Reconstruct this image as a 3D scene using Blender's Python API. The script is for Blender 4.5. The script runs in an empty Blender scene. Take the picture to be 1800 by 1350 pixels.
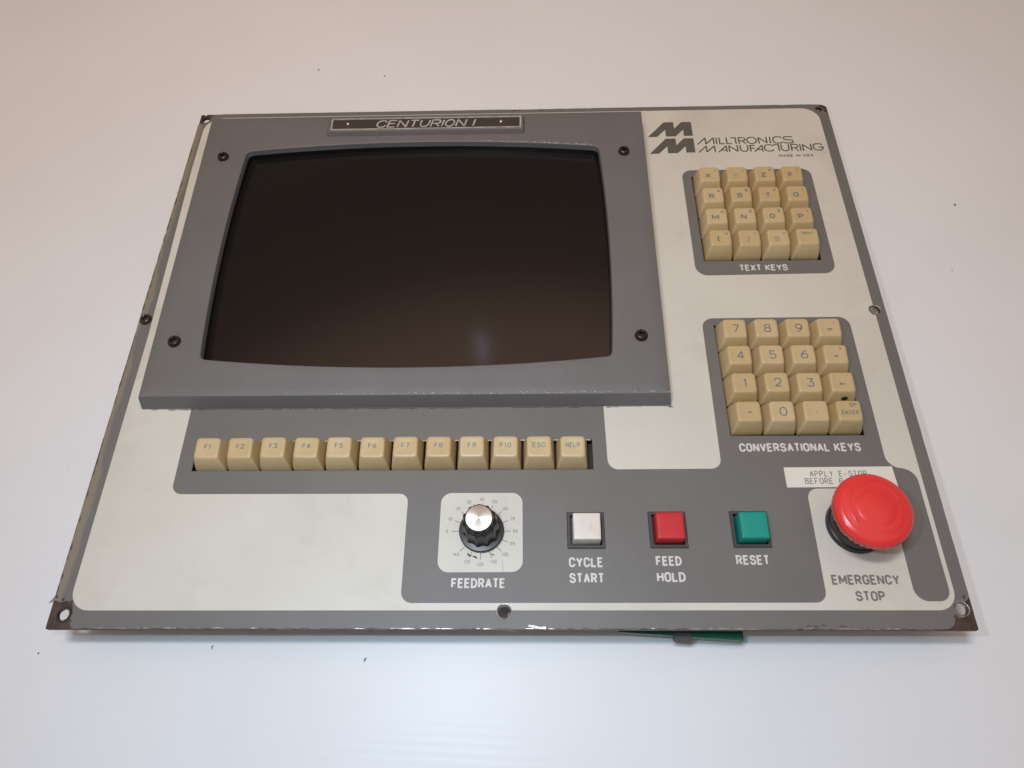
import bpy, bmesh, math, random
from math import sin, cos, pi, radians, atan2, hypot, exp
from mathutils import Vector, Matrix
from mathutils.geometry import tessellate_polygon, delaunay_2d_cdt
random.seed(7)
sc = bpy.context.scene
COL = sc.collection
MM = 0.001

# ------------------------------------------------------------------ frame of the panel
# the panel leans a little: 28 mm above the table in front, 14 mm behind
TILT = math.asin(14 / 388)
ROOT = Matrix.Translation((0, 0, 14 * MM)) @ Matrix.Rotation(-TILT, 4, 'X')
def W(x, y, z): return ROOT @ Vector((x * MM, y * MM, z * MM))

# ------------------------------------------------------------------ camera
cam_d = bpy.data.cameras.new("camera"); cam = bpy.data.objects.new("camera", cam_d); COL.objects.link(cam)
cam_d.sensor_width = 36; cam_d.lens = 1292.05 / 1800 * 36
cam_d.clip_start = 0.01; cam_d.clip_end = 50
rot = (Matrix.Rotation(radians(0.35430364), 4, 'Z') @ Matrix.Rotation(radians(1.5054099), 4, 'Y')
       @ Matrix.Rotation(radians(29.06640847), 4, 'X'))
cam.matrix_world = ROOT @ Matrix.Translation((14.763 * MM, -461.24 * MM, 393.017 * MM)) @ rot
sc.camera = cam

# ------------------------------------------------------------------ light
sc.view_settings.view_transform = 'Standard'; sc.view_settings.look = 'None'
sc.view_settings.gamma = 1; sc.view_settings.exposure = 0
w = bpy.data.worlds.new("World"); sc.world = w; w.use_nodes = True
nt = w.node_tree; bg = nt.nodes["Background"]
tc = nt.nodes.new("ShaderNodeTexCoord"); sp = nt.nodes.new("ShaderNodeSeparateXYZ")
cr = nt.nodes.new("ShaderNodeValToRGB")
nt.links.new(tc.outputs["Generated"], sp.inputs[0]); nt.links.new(sp.outputs[2], cr.inputs[0])
e = cr.color_ramp.elements
e[0].position = 0.0; e[0].color = (.46, .395, .36, 1)
e[1].position = 1.0; e[1].color = (.54, .475, .415, 1)
for p_, c_ in ((.28, (.30, .25, .215)), (.52, (.17, .14, .12)), (.72, (.15, .115, .095)), (.80, (.26, .165, .125)), (.88, (1.25, .76, .53)), (.94, (.85, .68, .53))):
    cr.color_ramp.elements.new(p_).color = (*c_, 1)
# the near side of the room is cooler, the far side warmer
my = nt.nodes.new("ShaderNodeValToRGB"); mp0 = nt.nodes.new("ShaderNodeMapRange"); mp0.inputs[1].default_value = -.9; mp0.inputs[2].default_value = .6
my.color_ramp.elements[0].color = (.60, .80, 1.02, 1); my.color_ramp.elements[1].color = (1.02, 1.0, .98, 1)
vs = nt.nodes.new("ShaderNodeVectorMath"); vs.operation = 'MULTIPLY'
nt.links.new(sp.outputs[1], mp0.inputs[0]); nt.links.new(mp0.outputs[0], my.inputs[0])
nt.links.new(cr.outputs[0], vs.inputs[0]); nt.links.new(my.outputs[0], vs.inputs[1])
nt.links.new(vs.outputs[0], bg.inputs[0])
bg.inputs[1].default_value = 0.9

def lamp(name, kind, pos, target, power, color, **kw):
    d = bpy.data.lights.new(name, kind); d.energy = power; d.color = color
    for k, v in kw.items(): setattr(d, k, v)
    o = bpy.data.objects.new(name, d); COL.objects.link(o)
    p = W(*pos); t = W(*target)
    o.location = p; o.rotation_euler = (t - p).to_track_quat('-Z', 'Y').to_euler()
    return o
lamp("camera_flash", 'SPOT', (-60, -420, 400), (70, -300, 0), 1.55, (.80, .98, 1.16),
     spot_size=radians(125), spot_blend=1.0, shadow_soft_size=0.006)
lamp("warm_ceiling_lamp", 'AREA', (-120, -325, 960), (-70, 420, 0), 5.0, (1.0, .90, .86),
     shape='RECTANGLE', size=.22, size_y=.09)
lamp("cool_ceiling_lamp", 'AREA', (-150, -400, 1000), (-60, -560, 0), .42, (.14, .64, 1.12),
     shape='RECTANGLE', size=.34, size_y=.22, spread=radians(66))
lamp("small_cool_lamp", 'AREA', (-66, 172, 783), (-7, -222, 3), 0.008, (.62, .72, 1.0),
     shape='RECTANGLE', size=.016, size_y=.06)

# ------------------------------------------------------------------ materials
def new_mat(name):
    m = bpy.data.materials.new(name); m.use_nodes = True
    return m, m.node_tree, m.node_tree.nodes["Principled BSDF"]
def N(nt, t, **kw):
    n = nt.nodes.new(t)
    for k, v in kw.items(): setattr(n, k, v)
    return n
def rgb(c): return (c[0], c[1], c[2], 1)
def mat(name, col, rough=.5, col2=None, scale=60, metal=0, bump=0, bscale=900, spec=.5, rvar=.06,
        coat=0, dirt=None, dscale=25, damt=.5, dlow=.55, detail=6, aniso=0):
    m, nt, b = new_mat(name)
    L = nt.links.new
    tc = N(nt, "ShaderNodeTexCoord")
    nz = N(nt, "ShaderNodeTexNoise"); nz.inputs["Scale"].default_value = scale; nz.inputs["Detail"].default_value = detail
    nz.inputs["Roughness"].default_value = .65
    L(tc.outputs["Object"], nz.inputs["Vector"])
    mx = N(nt, "ShaderNodeMix", data_type='RGBA')
    if col2 is None: col2 = tuple(c * .9 for c in col)
    mr = N(nt, "ShaderNodeMapRange"); mr.inputs[1].default_value = .35; mr.inputs[2].default_value = .65
    L(nz.outputs["Fac"], mr.inputs[0]); L(mr.outputs[0], mx.inputs["Factor"])
    mx.inputs["A"].default_value = rgb(col); mx.inputs["B"].default_value = rgb(col2)
    out = mx.outputs["Result"]
    if dirt is not None:
        n2 = N(nt, "ShaderNodeTexNoise"); n2.inputs["Scale"].default_value = dscale; n2.inputs["Detail"].default_value = 9
        n2.inputs["Roughness"].default_value = .7; n2.inputs["Distortion"].default_value = .6
        L(tc.outputs["Object"], n2.inputs["Vector"])
        r2 = N(nt, "ShaderNodeMapRange"); r2.inputs[1].default_value = dlow; r2.inputs[2].default_value = dlow + .2; r2.inputs[4].default_value = damt
        L(n2.outputs["Fac"], r2.inputs[0])
        m2 = N(nt, "ShaderNodeMix", data_type='RGBA'); L(r2.outputs[0], m2.inputs["Factor"])
        L(out, m2.inputs["A"]); m2.inputs["B"].default_value = rgb(dirt); out = m2.outputs["Result"]
    L(out, b.inputs["Base Color"])
    rr = N(nt, "ShaderNodeMapRange"); rr.inputs[3].default_value = max(.02, rough - rvar); rr.inputs[4].default_value = rough + rvar
    L(nz.outputs["Fac"], rr.inputs[0]); L(rr.outputs[0], b.inputs["Roughness"])
    b.inputs["Metallic"].default_value = metal
    b.inputs["Specular IOR Level"].default_value = spec
    b.inputs["Coat Weight"].default_value = coat
    if bump:
        nb = N(nt, "ShaderNodeTexNoise"); nb.inputs["Scale"].default_value = bscale; nb.inputs["Detail"].default_value = 3
        L(tc.outputs["Object"], nb.inputs["Vector"])
        bp = N(nt, "ShaderNodeBump"); bp.inputs["Strength"].default_value = bump; bp.inputs["Distance"].default_value = .0004
        L(nb.outputs["Fac"], bp.inputs["Height"]); L(bp.outputs[0], b.inputs["Normal"])
    if aniso:
        tg = N(nt, "ShaderNodeTangent", direction_type='RADIAL', axis='Z')
        L(tg.outputs[0], b.inputs["Tangent"]); b.inputs["Anisotropic"].default_value = aniso
    return m

M = {}
M['grey'] = mat('grey_vinyl', (.168, .156, .140), .5, (.153, .142, .127), 14, bump=.12, bscale=700,
                dirt=(.13, .10, .075), dscale=18, damt=.35, dlow=.6)
def glue(m):
    nt = m.node_tree; L = nt.links.new; b = nt.nodes["Principled BSDF"]; src = b.inputs["Base Color"].links[0].from_socket
    tc = N(nt, "ShaderNodeTexCoord"); sx = N(nt, "ShaderNodeSeparateXYZ"); L(tc.outputs["Object"], sx.inputs[0])
    nz = N(nt, "ShaderNodeTexNoise"); nz.inputs["Scale"].default_value = 28; nz.inputs["Detail"].default_value = 6; L(tc.outputs["Object"], nz.inputs["Vector"])
    ad = N(nt, "ShaderNodeMath", operation='MULTIPLY_ADD'); ad.inputs[1].default_value = -.014; L(nz.outputs["Fac"], ad.inputs[0]); L(sx.outputs[0], ad.inputs[2])
    mr = N(nt, "ShaderNodeMapRange"); mr.inputs[1].default_value = -.2455; mr.inputs[2].default_value = -.2435; mr.inputs[3].default_value = .75; mr.inputs[4].default_value = 0
    L(ad.outputs[0], mr.inputs[0])
    mx = N(nt, "ShaderNodeMix", data_type='RGBA'); L(mr.outputs[0], mx.inputs["Factor"]); L(src, mx.inputs["A"]); mx.inputs["B"].default_value = (.27, .225, .15, 1)
    L(mx.outputs["Result"], b.inputs["Base Color"])
glue(M['grey'])
M['white'] = mat('cream_vinyl', (.68, .64, .55), .46, (.63, .59, .50), 10, bump=.1, bscale=700,
                 dirt=(.42, .36, .26), dscale=11, damt=.34, dlow=.54)
M['edge'] = mat('vinyl_edge', (.34, .29, .21), .5, (.16, .12, .085), 90)
M['rust'] = mat('rusty_steel', (.10, .065, .045), .55, (.045, .028, .022), 160, metal=.3, bump=.6, bscale=500,
                dirt=(.42, .36, .28), dscale=170, damt=.8, dlow=.6)
M['steel'] = mat('bare_steel', (.62, .58, .53), .38, (.22, .19, .16), 420, metal=.7, bump=.3, bscale=600)
M['bezel'] = mat('bezel_paint', (.162, .151, .142), .52, (.146, .136, .127), 20, bump=.55, bscale=1500,
                 dirt=(.26, .24, .22), dscale=500, damt=.25, dlow=.66)
M['glintwear'] = mat('glint_and_wear', (.85, .84, .82), .25, (.55, .54, .52), 900, metal=.2)  # for the painted glints on the lip and the worn front edge
M['gasket'] = mat('black_gasket', (.010, .010, .012), .35)
M['glass'] = mat('smoked_screen', (.011, .0085, .0075), .11, (.010, .008, .007), 8, rvar=.03, spec=.5, dirt=(.05, .045, .04), dscale=420, damt=.35, dlow=.70)
M['key'] = mat('beige_key', (.60, .445, .232), .40, (.54, .395, .200), 40, bump=.12, bscale=1600, rvar=.05,
               dirt=(.30, .23, .14), dscale=70, damt=.5, dlow=.58)
def vary(m, lo=.94, hi=1.03):
    nt = m.node_tree; L = nt.links.new; b = nt.nodes["Principled BSDF"]; src = b.inputs["Base Color"].links[0].from_socket
    oi = N(nt, "ShaderNodeObjectInfo"); mr = N(nt, "ShaderNodeMapRange"); mr.inputs[3].default_value = lo; mr.inputs[4].default_value = hi; L(oi.outputs["Random"], mr.inputs[0])
    hs = N(nt, "ShaderNodeHueSaturation"); L(mr.outputs[0], hs.inputs["Value"]); L(src, hs.inputs["Color"])
    m3 = N(nt, "ShaderNodeMapRange"); m3.inputs[3].default_value = 1.06; m3.inputs[4].default_value = .97; L(oi.outputs["Random"], m3.inputs[0]); L(m3.outputs[0], hs.inputs["Saturation"])
    L(hs.outputs[0], b.inputs["Base Color"])
vary(M['key'])
# screws differ a little too
M['legend'] = mat('grey_legend', (.11, .14, .16), .5, (.17, .19, .20), 300)
M['faint'] = mat('worn_legend', (.25, .255, .24), .5, (.36, .32, .25), 300)
M['well'] = mat('key_well', (.02, .018, .016), .5)
M['logo'] = mat('dark_print', (.105, .095, .080), .45, (.12, .11, .09), 60)
M['whitep'] = mat('white_print', (.72, .68, .62), .45, (.64, .60, .55), 200)
M['greyp'] = mat('grey_print', (.16, .15, .14), .45, (.20, .19, .175), 200)
M['tick'] = mat('scale_print', (.19, .18, .165), .5, (.24, .22, .20), 200)
M['numer'] = mat('scale_numbers', (.25, .235, .21), .5, (.31, .285, .25), 200)
M['black'] = mat('black_plastic', (.010, .0095, .010), .36, (.022, .021, .021), 120)
M['blackm'] = mat('dull_black_plastic', (.046, .039, .038), .5, (.06, .051, .049), 120)
M['alu'] = mat('spun_aluminium', (.80, .75, .67), .48, (.76, .71, .63), 30, metal=.9, aniso=.85, rvar=.02)
M['red'] = mat('red_plastic', (.83, .050, .043), .24, (.79, .042, .038), 30, rvar=.05, bump=.05, bscale=1200, dirt=(.45, .05, .04), dscale=60, damt=.5, dlow=.62)
M['redb'] = mat('red_button', (.62, .025, .035), .3, (.57, .022, .03), 60, rvar=.03)
M['redm'] = mat('red_moulding', (.82, .046, .040), .3, (.78, .04, .036), 60)
M['green'] = mat('green_button', (.0, .30, .235), .3, (.0, .27, .21), 60, rvar=.03)
M['whiteb'] = mat('white_button', (.78, .72, .63), .35, (.72, .64, .54), 60, dirt=(.45, .33, .24), dscale=75, damt=.75, dlow=.50)
M['brown'] = mat('nameplate_ground', (.060, .045, .038), .38, (.05, .038, .032), 60)
M['silver'] = mat('silver_trim', (.62, .59, .53), .34, (.38, .35, .31), 150, metal=.25)
M['brass'] = mat('rivet_metal', (.80, .62, .45), .25, metal=1)
M['screw'] = mat('brown_screw', (.085, .058, .048), .30, (.055, .038, .032), 300, metal=.6, bump=.2, bscale=900)
M['label'] = mat('label_tape', (.80, .76, .65), .35, (.76, .72, .61), 60)
vary(M['screw'], .6, 1.5)
M['ink'] = mat('label_ink', (.13, .125, .115), .5, (.2, .19, .18), 400)
M['pcb'] = mat('green_board', (.004, .105, .06), .3, (.003, .08, .045), 90)
M['solder'] = mat('solder_tracks', (.008, .14, .085), .3, (.02, .17, .11), 400)
M['pcbedge'] = mat('board_edge', (.20, .30, .27), .5)
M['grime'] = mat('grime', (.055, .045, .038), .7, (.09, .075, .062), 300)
M['stain'] = mat('stain', (.20, .16, .125), .6, (.24, .20, .16), 200)
M['box'] = mat('housing_metal', (.30, .30, .30), .5, metal=.3)
M['crumb'] = mat('dark_crumb', (.085, .08, .08), .6)

# table: white sheet with faint ribs
m, nt, b = new_mat('white_sheet'); L = nt.links.new
tc = N(nt, "ShaderNodeTexCoord"); nz = N(nt, "ShaderNodeTexNoise"); nz.inputs["Scale"].default_value = 5; nz.inputs["Detail"].default_value = 8
L(tc.outputs["Object"], nz.inputs["Vector"])
mx = N(nt, "ShaderNodeMix", data_type='RGBA')
nz.inputs["Roughness"].default_value = .6
ms = N(nt, "ShaderNodeMapping"); ms.inputs["Scale"].default_value = (5, 60, 1); ms.inputs["Rotation"].default_value = (0, 0, radians(3)); L(tc.outputs["Object"], ms.inputs[0])
nl = N(nt, "ShaderNodeTexNoise"); nl.inputs["Scale"].default_value = 3; nl.inputs["Detail"].default_value = 7; L(ms.outputs[0], nl.inputs["Vector"])
av = N(nt, "ShaderNodeMath", operation='MULTIPLY_ADD'); av.inputs[1].default_value = .12; L(nl.outputs["Fac"], av.inputs[0])
hv = N(nt, "ShaderNodeMath", operation='MULTIPLY'); hv.inputs[1].default_value = .88; L(nz.outputs["Fac"], hv.inputs[0]); L(hv.outputs[0], av.inputs[2])
sm = N(nt, "ShaderNodeMapRange"); sm.inputs[1].default_value = .38; sm.inputs[2].default_value = .60; L(av.outputs[0], sm.inputs[0]); L(sm.outputs[0], mx.inputs["Factor"])
mx.inputs["A"].default_value = (.786, .776, .762, 1); mx.inputs["B"].default_value = (.815, .805, .79, 1)
# tiny specks and short scuffs
vo = N(nt, "ShaderNodeTexVoronoi"); vo.inputs["Scale"].default_value = 34; vo.inputs["Randomness"].default_value = 1
n3 = N(nt, "ShaderNodeTexNoise"); n3.inputs["Scale"].default_value = 22
L(tc.outputs["Object"], vo.inputs["Vector"]); L(tc.outputs["Object"], n3.inputs["Vector"])
sr = N(nt, "ShaderNodeMapRange"); sr.inputs[1].default_value = .016; sr.inputs[2].default_value = .030; sr.inputs[3].default_value = 1; sr.inputs[4].default_value = 0
L(vo.outputs["Distance"], sr.inputs[0])
s3 = N(nt, "ShaderNodeMapRange"); s3.inputs[1].default_value = .52; s3.inputs[2].default_value = .66; s3.inputs[4].default_value = .28
L(n3.outputs["Fac"], s3.inputs[0])
mu = N(nt, "ShaderNodeMath", operation='MULTIPLY'); L(sr.outputs[0], mu.inputs[0]); L(s3.outputs[0], mu.inputs[1])
mx2 = N(nt, "ShaderNodeMix", data_type='RGBA'); L(mu.outputs[0], mx2.inputs["Factor"]); L(mx.outputs["Result"], mx2.inputs["A"])
mx2.inputs["B"].default_value = (.25, .22, .2, 1)
L(mx2.outputs["Result"], b.inputs["Base Color"])
b.inputs["Roughness"].default_value = .36; b.inputs["Specular IOR Level"].default_value = .2
wv = N(nt, "ShaderNodeTexWave", wave_type='BANDS', bands_direction='Y', wave_profile='SIN'); wv.inputs["Scale"].default_value = 66
wv.inputs["Distortion"].default_value = .5; wv.inputs["Detail"].default_value = 2; wv.inputs["Detail Scale"].default_value = .3
mp = N(nt, "ShaderNodeMapping"); mp.inputs["Rotation"].default_value = (0, 0, radians(2.2)); L(tc.outputs["Object"], mp.inputs[0]); L(mp.outputs[0], wv.inputs["Vector"])
bp_ = N(nt, "ShaderNodeBump"); bp_.inputs["Strength"].default_value = .075; bp_.inputs["Distance"].default_value = .0004
L(wv.outputs["Fac"], bp_.inputs["Height"]); L(bp_.outputs[0], b.inputs["Normal"])
M['table'] = m

# ------------------------------------------------------------------ object helpers
def link(name, me, mats, parent=None, loc=None, smooth=False):
    o = bpy.data.objects.new(name, me); COL.objects.link(o)
    for mm in (mats if isinstance(mats, (list, tuple)) else [mats]):
        if len(me.materials) < (len(mats) if isinstance(mats, (list, tuple)) else 1): me.materials.append(mm)
    if parent is not None: o.parent = parent
    if loc: o.location = [c * MM for c in loc]
    if smooth:
        for p in me.polygons: p.use_smooth = True
    return o
def mesh(name, V, F, mi=None):
    me = bpy.data.meshes.new(name); me.from_pydata([(x * MM, y * MM, z * MM) for x, y, z in V], [], F)
    if mi:
        for p, k in zip(me.polygons, mi): p.material_index = k
    me.update(); return me
def fix_normals(me):
    bm = bmesh.new(); bm.from_mesh(me); bmesh.ops.recalc_face_normals(bm, faces=bm.faces); bm.to_mesh(me); bm.free()
def sharp(me, deg=35):
    bm = bmesh.new(); bm.from_mesh(me)
    for ed in bm.edges:
        if len(ed.link_faces) == 2 and ed.calc_face_angle(0) > radians(deg): ed.smooth = False
    bm.to_mesh(me); bm.free()

def fillet(pts, closed=True, n=6):
    """pts: (x,y) or (x,y,r). Rounds the corners (true arcs) that have a radius."""
    out = []; k = len(pts)
    for i, p in enumerate(pts):
        r = p[2] if len(p) > 2 else 0
        if not r or (not closed and i in (0, k - 1)): out.append((p[0], p[1])); continue
        a = Vector(pts[(i - 1) % k][:2]); b_ = Vector(p[:2]); c = Vector(pts[(i + 1) % k][:2])
        u = (a - b_); v = (c - b_); lu, lv = u.length, v.length; u.normalize(); v.normalize()
        ang = u.angle(v)
        if ang > pi - .02: out.append((p[0], p[1])); continue
        ra = (len(pts[(i - 1) % k]) > 2 and (closed or (i - 1) > 0)); rc = (len(pts[(i + 1) % k]) > 2 and (closed or i + 1 < k - 1))
        d = min(r / math.tan(ang / 2), lu * (.5 if ra else 1), lv * (.5 if rc else 1))
        rr = d * math.tan(ang / 2)
        bis = (u + v).normalized(); cen = b_ + bis * (rr / sin(ang / 2))
        p0 = b_ + u * d; p1 = b_ + v * d
        a0 = atan2(p0.y - cen.y, p0.x - cen.x); a1 = atan2(p1.y - cen.y, p1.x - cen.x)
        da = (a1 - a0 + pi) % (2 * pi) - pi
        for j in range(n + 1):
            t = a0 + da * j / n; out.append((cen.x + rr * cos(t), cen.y + rr * sin(t)))
    return out
def circle(x, y, r, n=28): return [(x + r * cos(2 * pi * i / n), y + r * sin(2 * pi * i / n)) for i in range(n)]
def inside(p, poly):
    x, y = p; c = False; n = len(poly); j = n - 1
    for i in range(n):
        xi, yi = poly[i]; xj, yj = poly[j]
        if (yi > y) != (yj > y) and x < (xj - xi) * (y - yi) / (yj - yi) + xi: c = not c
        j = i
    return c

class Buf:
    def __init__(s): s.V = []; s.F = []; s.k = 0
    def ribbon(s, pts, wd, closed=False, zf=None):
        n = len(pts)
        if n < 2: return
        P = [Vector(p[:2]) for p in pts]
        Q = [P[0]]
        for p in P[1:]:
            if (p - Q[-1]).length > 1e-5: Q.append(p)
        if closed and (Q[0] - Q[-1]).length < 1e-5: Q.pop()
        P = Q; n = len(P)
        if not closed and not isinstance(wd, list):
            for i in range(1, n - 1):
                u1 = (P[i] - P[i - 1]).normalized(); u2 = (P[i + 1] - P[i]).normalized()
                if u1.dot(u2) < -.15:      # acute corner: two overlapping strokes
                    s.ribbon([tuple(p) for p in P[:i]] + [tuple(P[i] + u1 * wd * .12)], wd, False, zf)
                    s.ribbon([tuple(P[i] - u2 * wd * .12)] + [tuple(p) for p in P[i + 1:]], wd, False, zf); return
        base = len(s.V); s.k += 1; dz = .0022 * (s.k % 6)
        for i in range(n):
            if closed: a, b, c = P[i - 1], P[i], P[(i + 1) % n]
            else: a = P[i - 1] if i else None; b = P[i]; c = P[i + 1] if i < n - 1 else None
            d1 = (b - a).normalized() if a is not None else (c - b).normalized()
            d2 = (c - b).normalized() if c is not None else d1
            n1 = Vector((-d1.y, d1.x)); n2 = Vector((-d2.y, d2.x)); mvec = n1 + n2
            if mvec.length < 1e-4: mvec = n1
            mvec.normalize(); L_ = min(1 / max(.2, mvec.dot(n1)), 1.9)
            ww = (wd[i] if isinstance(wd, list) else wd) / 2
            for sg in (1, -1):
                q = b + mvec * (ww * L_ * sg); s.V.append((q.x, q.y, (zf(q.x, q.y) if zf else 0) + dz))
        for i in range(n if closed else n - 1):
            a = base + 2 * i; b = base + 2 * ((i + 1) % n)
            s.F.append((a + 1, b + 1, b, a))
    def poly(s, pts, zf=None):
        tri = tessellate_polygon([[Vector((p[0], p[1], 0)) for p in pts]]); base = len(s.V); s.k += 1; dz = .0022 * (s.k % 6)
        s.V += [(p[0], p[1], (zf(p[0], p[1]) if zf else 0) + dz) for p in pts]
        s.F += [tuple(base + i for i in t) for t in tri]
    def make(s, name, mat_, parent, loc=None):
        me = mesh(name, s.V, s.F)
        bm = bmesh.new(); bm.from_mesh(me)
        for f in bm.faces:
            f.normal_update()
            if f.normal.z < 0: f.normal_flip()
        bm.to_mesh(me); bm.free()
        return link(name, me, mat_, parent, loc)

# ------------------------------------------------------------------ stroke lettering
R = 9
G = {
 'A': (1.05, [[(0, 0), (.5, 1), (1, 0)], [(.17, .33), (.83, .33)]]),
 'B': (1, [[(0, 0), (0, 1), (.92, 1, R), (.92, .54, R), (0, .54)], [(.5, .53), (1, .53, R), (1, 0, R), (0, 0)]]),
 'C': (1, [[(1, .70), (1, 1, R), (0, 1, R), (0, 0, R), (1, 0, R), (1, .30)]]),
 'D': (1, ['c', [(0, 0), (0, 1), (1, 1, R), (1, 0, R)]]),
 'E': (.88, [[(1, 1), (0, 1), (0, 0), (1, 0)], [(0, .53), (.88, .53)]]),
 'F': (.86, [[(1, 1), (0, 1), (0, 0)], [(0, .50), (.86, .50)]]),
 'G': (1.02, [[(1, .72), (1, 1, R), (0, 1, R), (0, 0, R), (1, 0, R), (1, .46), (.58, .46)]]),
 'H': (1, [[(0, 0), (0, 1)], [(1, 0), (1, 1)], [(0, .52), (1, .52)]]),
 'I': (0, [[(.5, 0), (.5, 1)]]),
 'J': (.8, [[(1, 1), (1, 0, R), (0, 0, R), (0, .3)]]),
 'K': (1, [[(0, 0), (0, 1)], [(1, 1), (.04, .36)], [(.34, .58), (1, 0)]]),
 'L': (.84, [[(0, 1), (0, 0), (1, 0)]]),
 'M': (1.3, [[(0, 0), (0, 1), (.5, .25), (1, 1), (1, 0)]]),
 'N': (1.02, [[(0, 0), (0, 1), (1, 0), (1, 1)]]),
 'O': (1, ['c', [(0, 0, R), (0, 1, R), (1, 1, R), (1, 0, R)]]),
 'P': (.96, [[(0, 0), (0, 1), (1, 1, R), (1, .46, R), (0, .46)]]),
 'Q': (1, ['c', [(0, 0, R), (0, 1, R), (1, 1, R), (1, 0, R)]]),
 'R': (1, [[(0, 0), (0, 1), (.96, 1, R), (.96, .47, R), (0, .47)], [(.5, .47), (1, 0)]]),
 'S': (1, [[(.97, .74), (.97, 1, R), (.03, 1, R), (.03, .55, R), (1, .50, R), (1, 0, R), (0, 0, R), (0, .27)]]),
 'T': (.95, [[(0, 1), (1, 1)], [(.5, .99), (.5, 0)]]),
 'U': (1, [[(0, 1), (0, 0, R), (1, 0, R), (1, 1)]]),
 'V': (1.05, [[(0, 1), (.5, 0), (1, 1)]]),
 'W': (1.4, [[(0, 1), (.27, 0), (.5, .8), (.73, 0), (1, 1)]]),
 'X': (1, [[(0, 0), (1, 1)], [(0, 1), (1, 0)]]),
 'Y': (1.05, [[(0, 1), (.5, .45), (1, 1)], [(.5, .46), (.5, 0)]]),
 'Z': (1, [[(0, 1), (1, 1), (0, 0), (1, 0)]]),
 '0': (1, ['c', [(0, 0, R), (0, 1, R), (1, 1, R), (1, 0, R)]]),
 '1': (.5, [[(.1, .78), (.6, 1), (.6, 0)]]),
 '2': (1, [[(0, .74), (0, 1, R), (1, 1, R), (1, .58, R), (0, 0), (1, 0)]]),
 '3': (1, [[(0, 1), (.95, 1), (.45, .6), (1, .6, R), (1, 0, R), (0, 0, R), (0, .2)]]),
 '4': (1, [[(.75, 0), (.75, 1), (0, .27), (1, .27)]]),
 '5': (1, [[(.92, 1), (.1, 1), (.05, .56), (1, .66, R), (1, 0, R), (0, 0, R), (0, .2)]]),
 '6': (1, [[(.9, 1), (.45, .95, R), (0, .5, R), (0, 0, R), (1, 0, R), (1, .6, R), (.05, .6, R), (0, .3)]]),
 '7': (1, [[(0, 1), (1, 1), (.35, 0)]]),
 '8': (1, ['c', [(.06, .54, R), (.06, 1, R), (.94, 1, R), (.94, .54, R)], 'c', [(0, 0, R), (0, .54, R), (1, .54, R), (1, 0, R)]]),
 '9': (1, [[(.1, 0), (.55, .05, R), (1, .5, R), (1, 1, R), (0, 1, R), (0, .4, R), (.95, .4, R), (1, .7)]]),
 '-': (.8, [[(0, .42), (1, .42)]]), '.': (.0, [[(.38, .42), (.62, .42)]]), '+': (1, [[(.5, .1), (.5, .8)], [(0, .45), (1, .45)]]),
 '=': (1, [[(0, .3), (1, .3)], [(0, .6), (1, .6)]]), '/': (.6, [[(0, 0), (1, 1)]]), "'": (.15, [[(.8, 1), (.2, .6)]]),
 '*': (.7, [[(.5, .3), (.5, 1)], [(.1, .45), (.9, .85)], [(.1, .85), (.9, .45)]]),
 '[': (.4, [[(1, 1), (0, 1), (0, 0), (1, 0)]]), ']': (.4, [[(0, 1), (1, 1), (1, 0), (0, 0)]]),
 '(': (.3, [[(1, 1), (.1, .7, R), (.1, .3, R), (1, 0)]]), ')': (.3, [[(0, 1), (.9, .7, R), (.9, .3, R), (0, 0)]]),
 '<': (1.2, [[(1, .5), (0, .5)], [(.3, .75), (0, .5), (.3, .25)]]),
}
def text(buf, s, x0, y0, h, width=None, gw=None, wt=.16, rad=.3, track=.28, slant=0, zf=None, center=False, space=.7):
    """strokes for s; baseline-left (x0,y0); h letter height; either total width or glyph width gw (both in mm)"""
    t = wt * h
    def total(g):
        tot = 0
        for i, c in enumerate(s):
            tot += (space * g if c == ' ' else G[c][0] * g * .999 + t) + (track * h * (gw_f := 1) * .55 if i < len(s) - 1 else 0)
        return tot
    if gw is None:
        lo, hi = .01 * h, 3 * h
        for _ in range(40):
            md = (lo + hi) / 2
            if total(md) > width: hi = md
            else: lo = md
        gw = lo
    if center: x0 = x0 - total(gw) / 2
    x = x0
    for c in s:
        if c == ' ': x += space * gw + track * h * .55; continue
        wr, st = G[c]; cw = wr * gw; closed = False
        for k in st:
            if k == 'c': closed = True; continue
            pts = []
            for p in k:
                px = x + t / 2 + (p[0] * cw if wr > 0 or c == '.' else 0); py = y0 + t / 2 + p[1] * (h - t)
                if c == '.': px = x + t / 2 + (p[0] - .5) * t * 3
                if len(p) > 2: pts.append((px, py, rad * h))
                else: pts.append((px, py))
            pts = fillet(pts, closed, 5)
            pts = [(a + slant * (b2 - y0), b2) for a, b2 in pts]
            buf.ribbon(pts, t, closed, zf)
            closed = False
        x += cw + t + track * h * .55
    return x

# ------------------------------------------------------------------ the setting
tm = mesh('table_surface', [(-4000, -3000, 0), (4000, -3000, 0), (4000, 5000, 0), (-4000, 5000, 0)], [(0, 1, 2, 3)])
table = link('table_surface', tm, M['table']); table['kind'] = 'structure'

# ------------------------------------------------------------------ the panel
root = bpy.data.objects.new('control_panel', None); COL.objects.link(root)
root.matrix_world = ROOT; root.empty_display_size = .05
root['label'] = 'grey and cream machine control panel with dark screen, beige keys and red stop button'
root['category'] = 'control panel'

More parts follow.
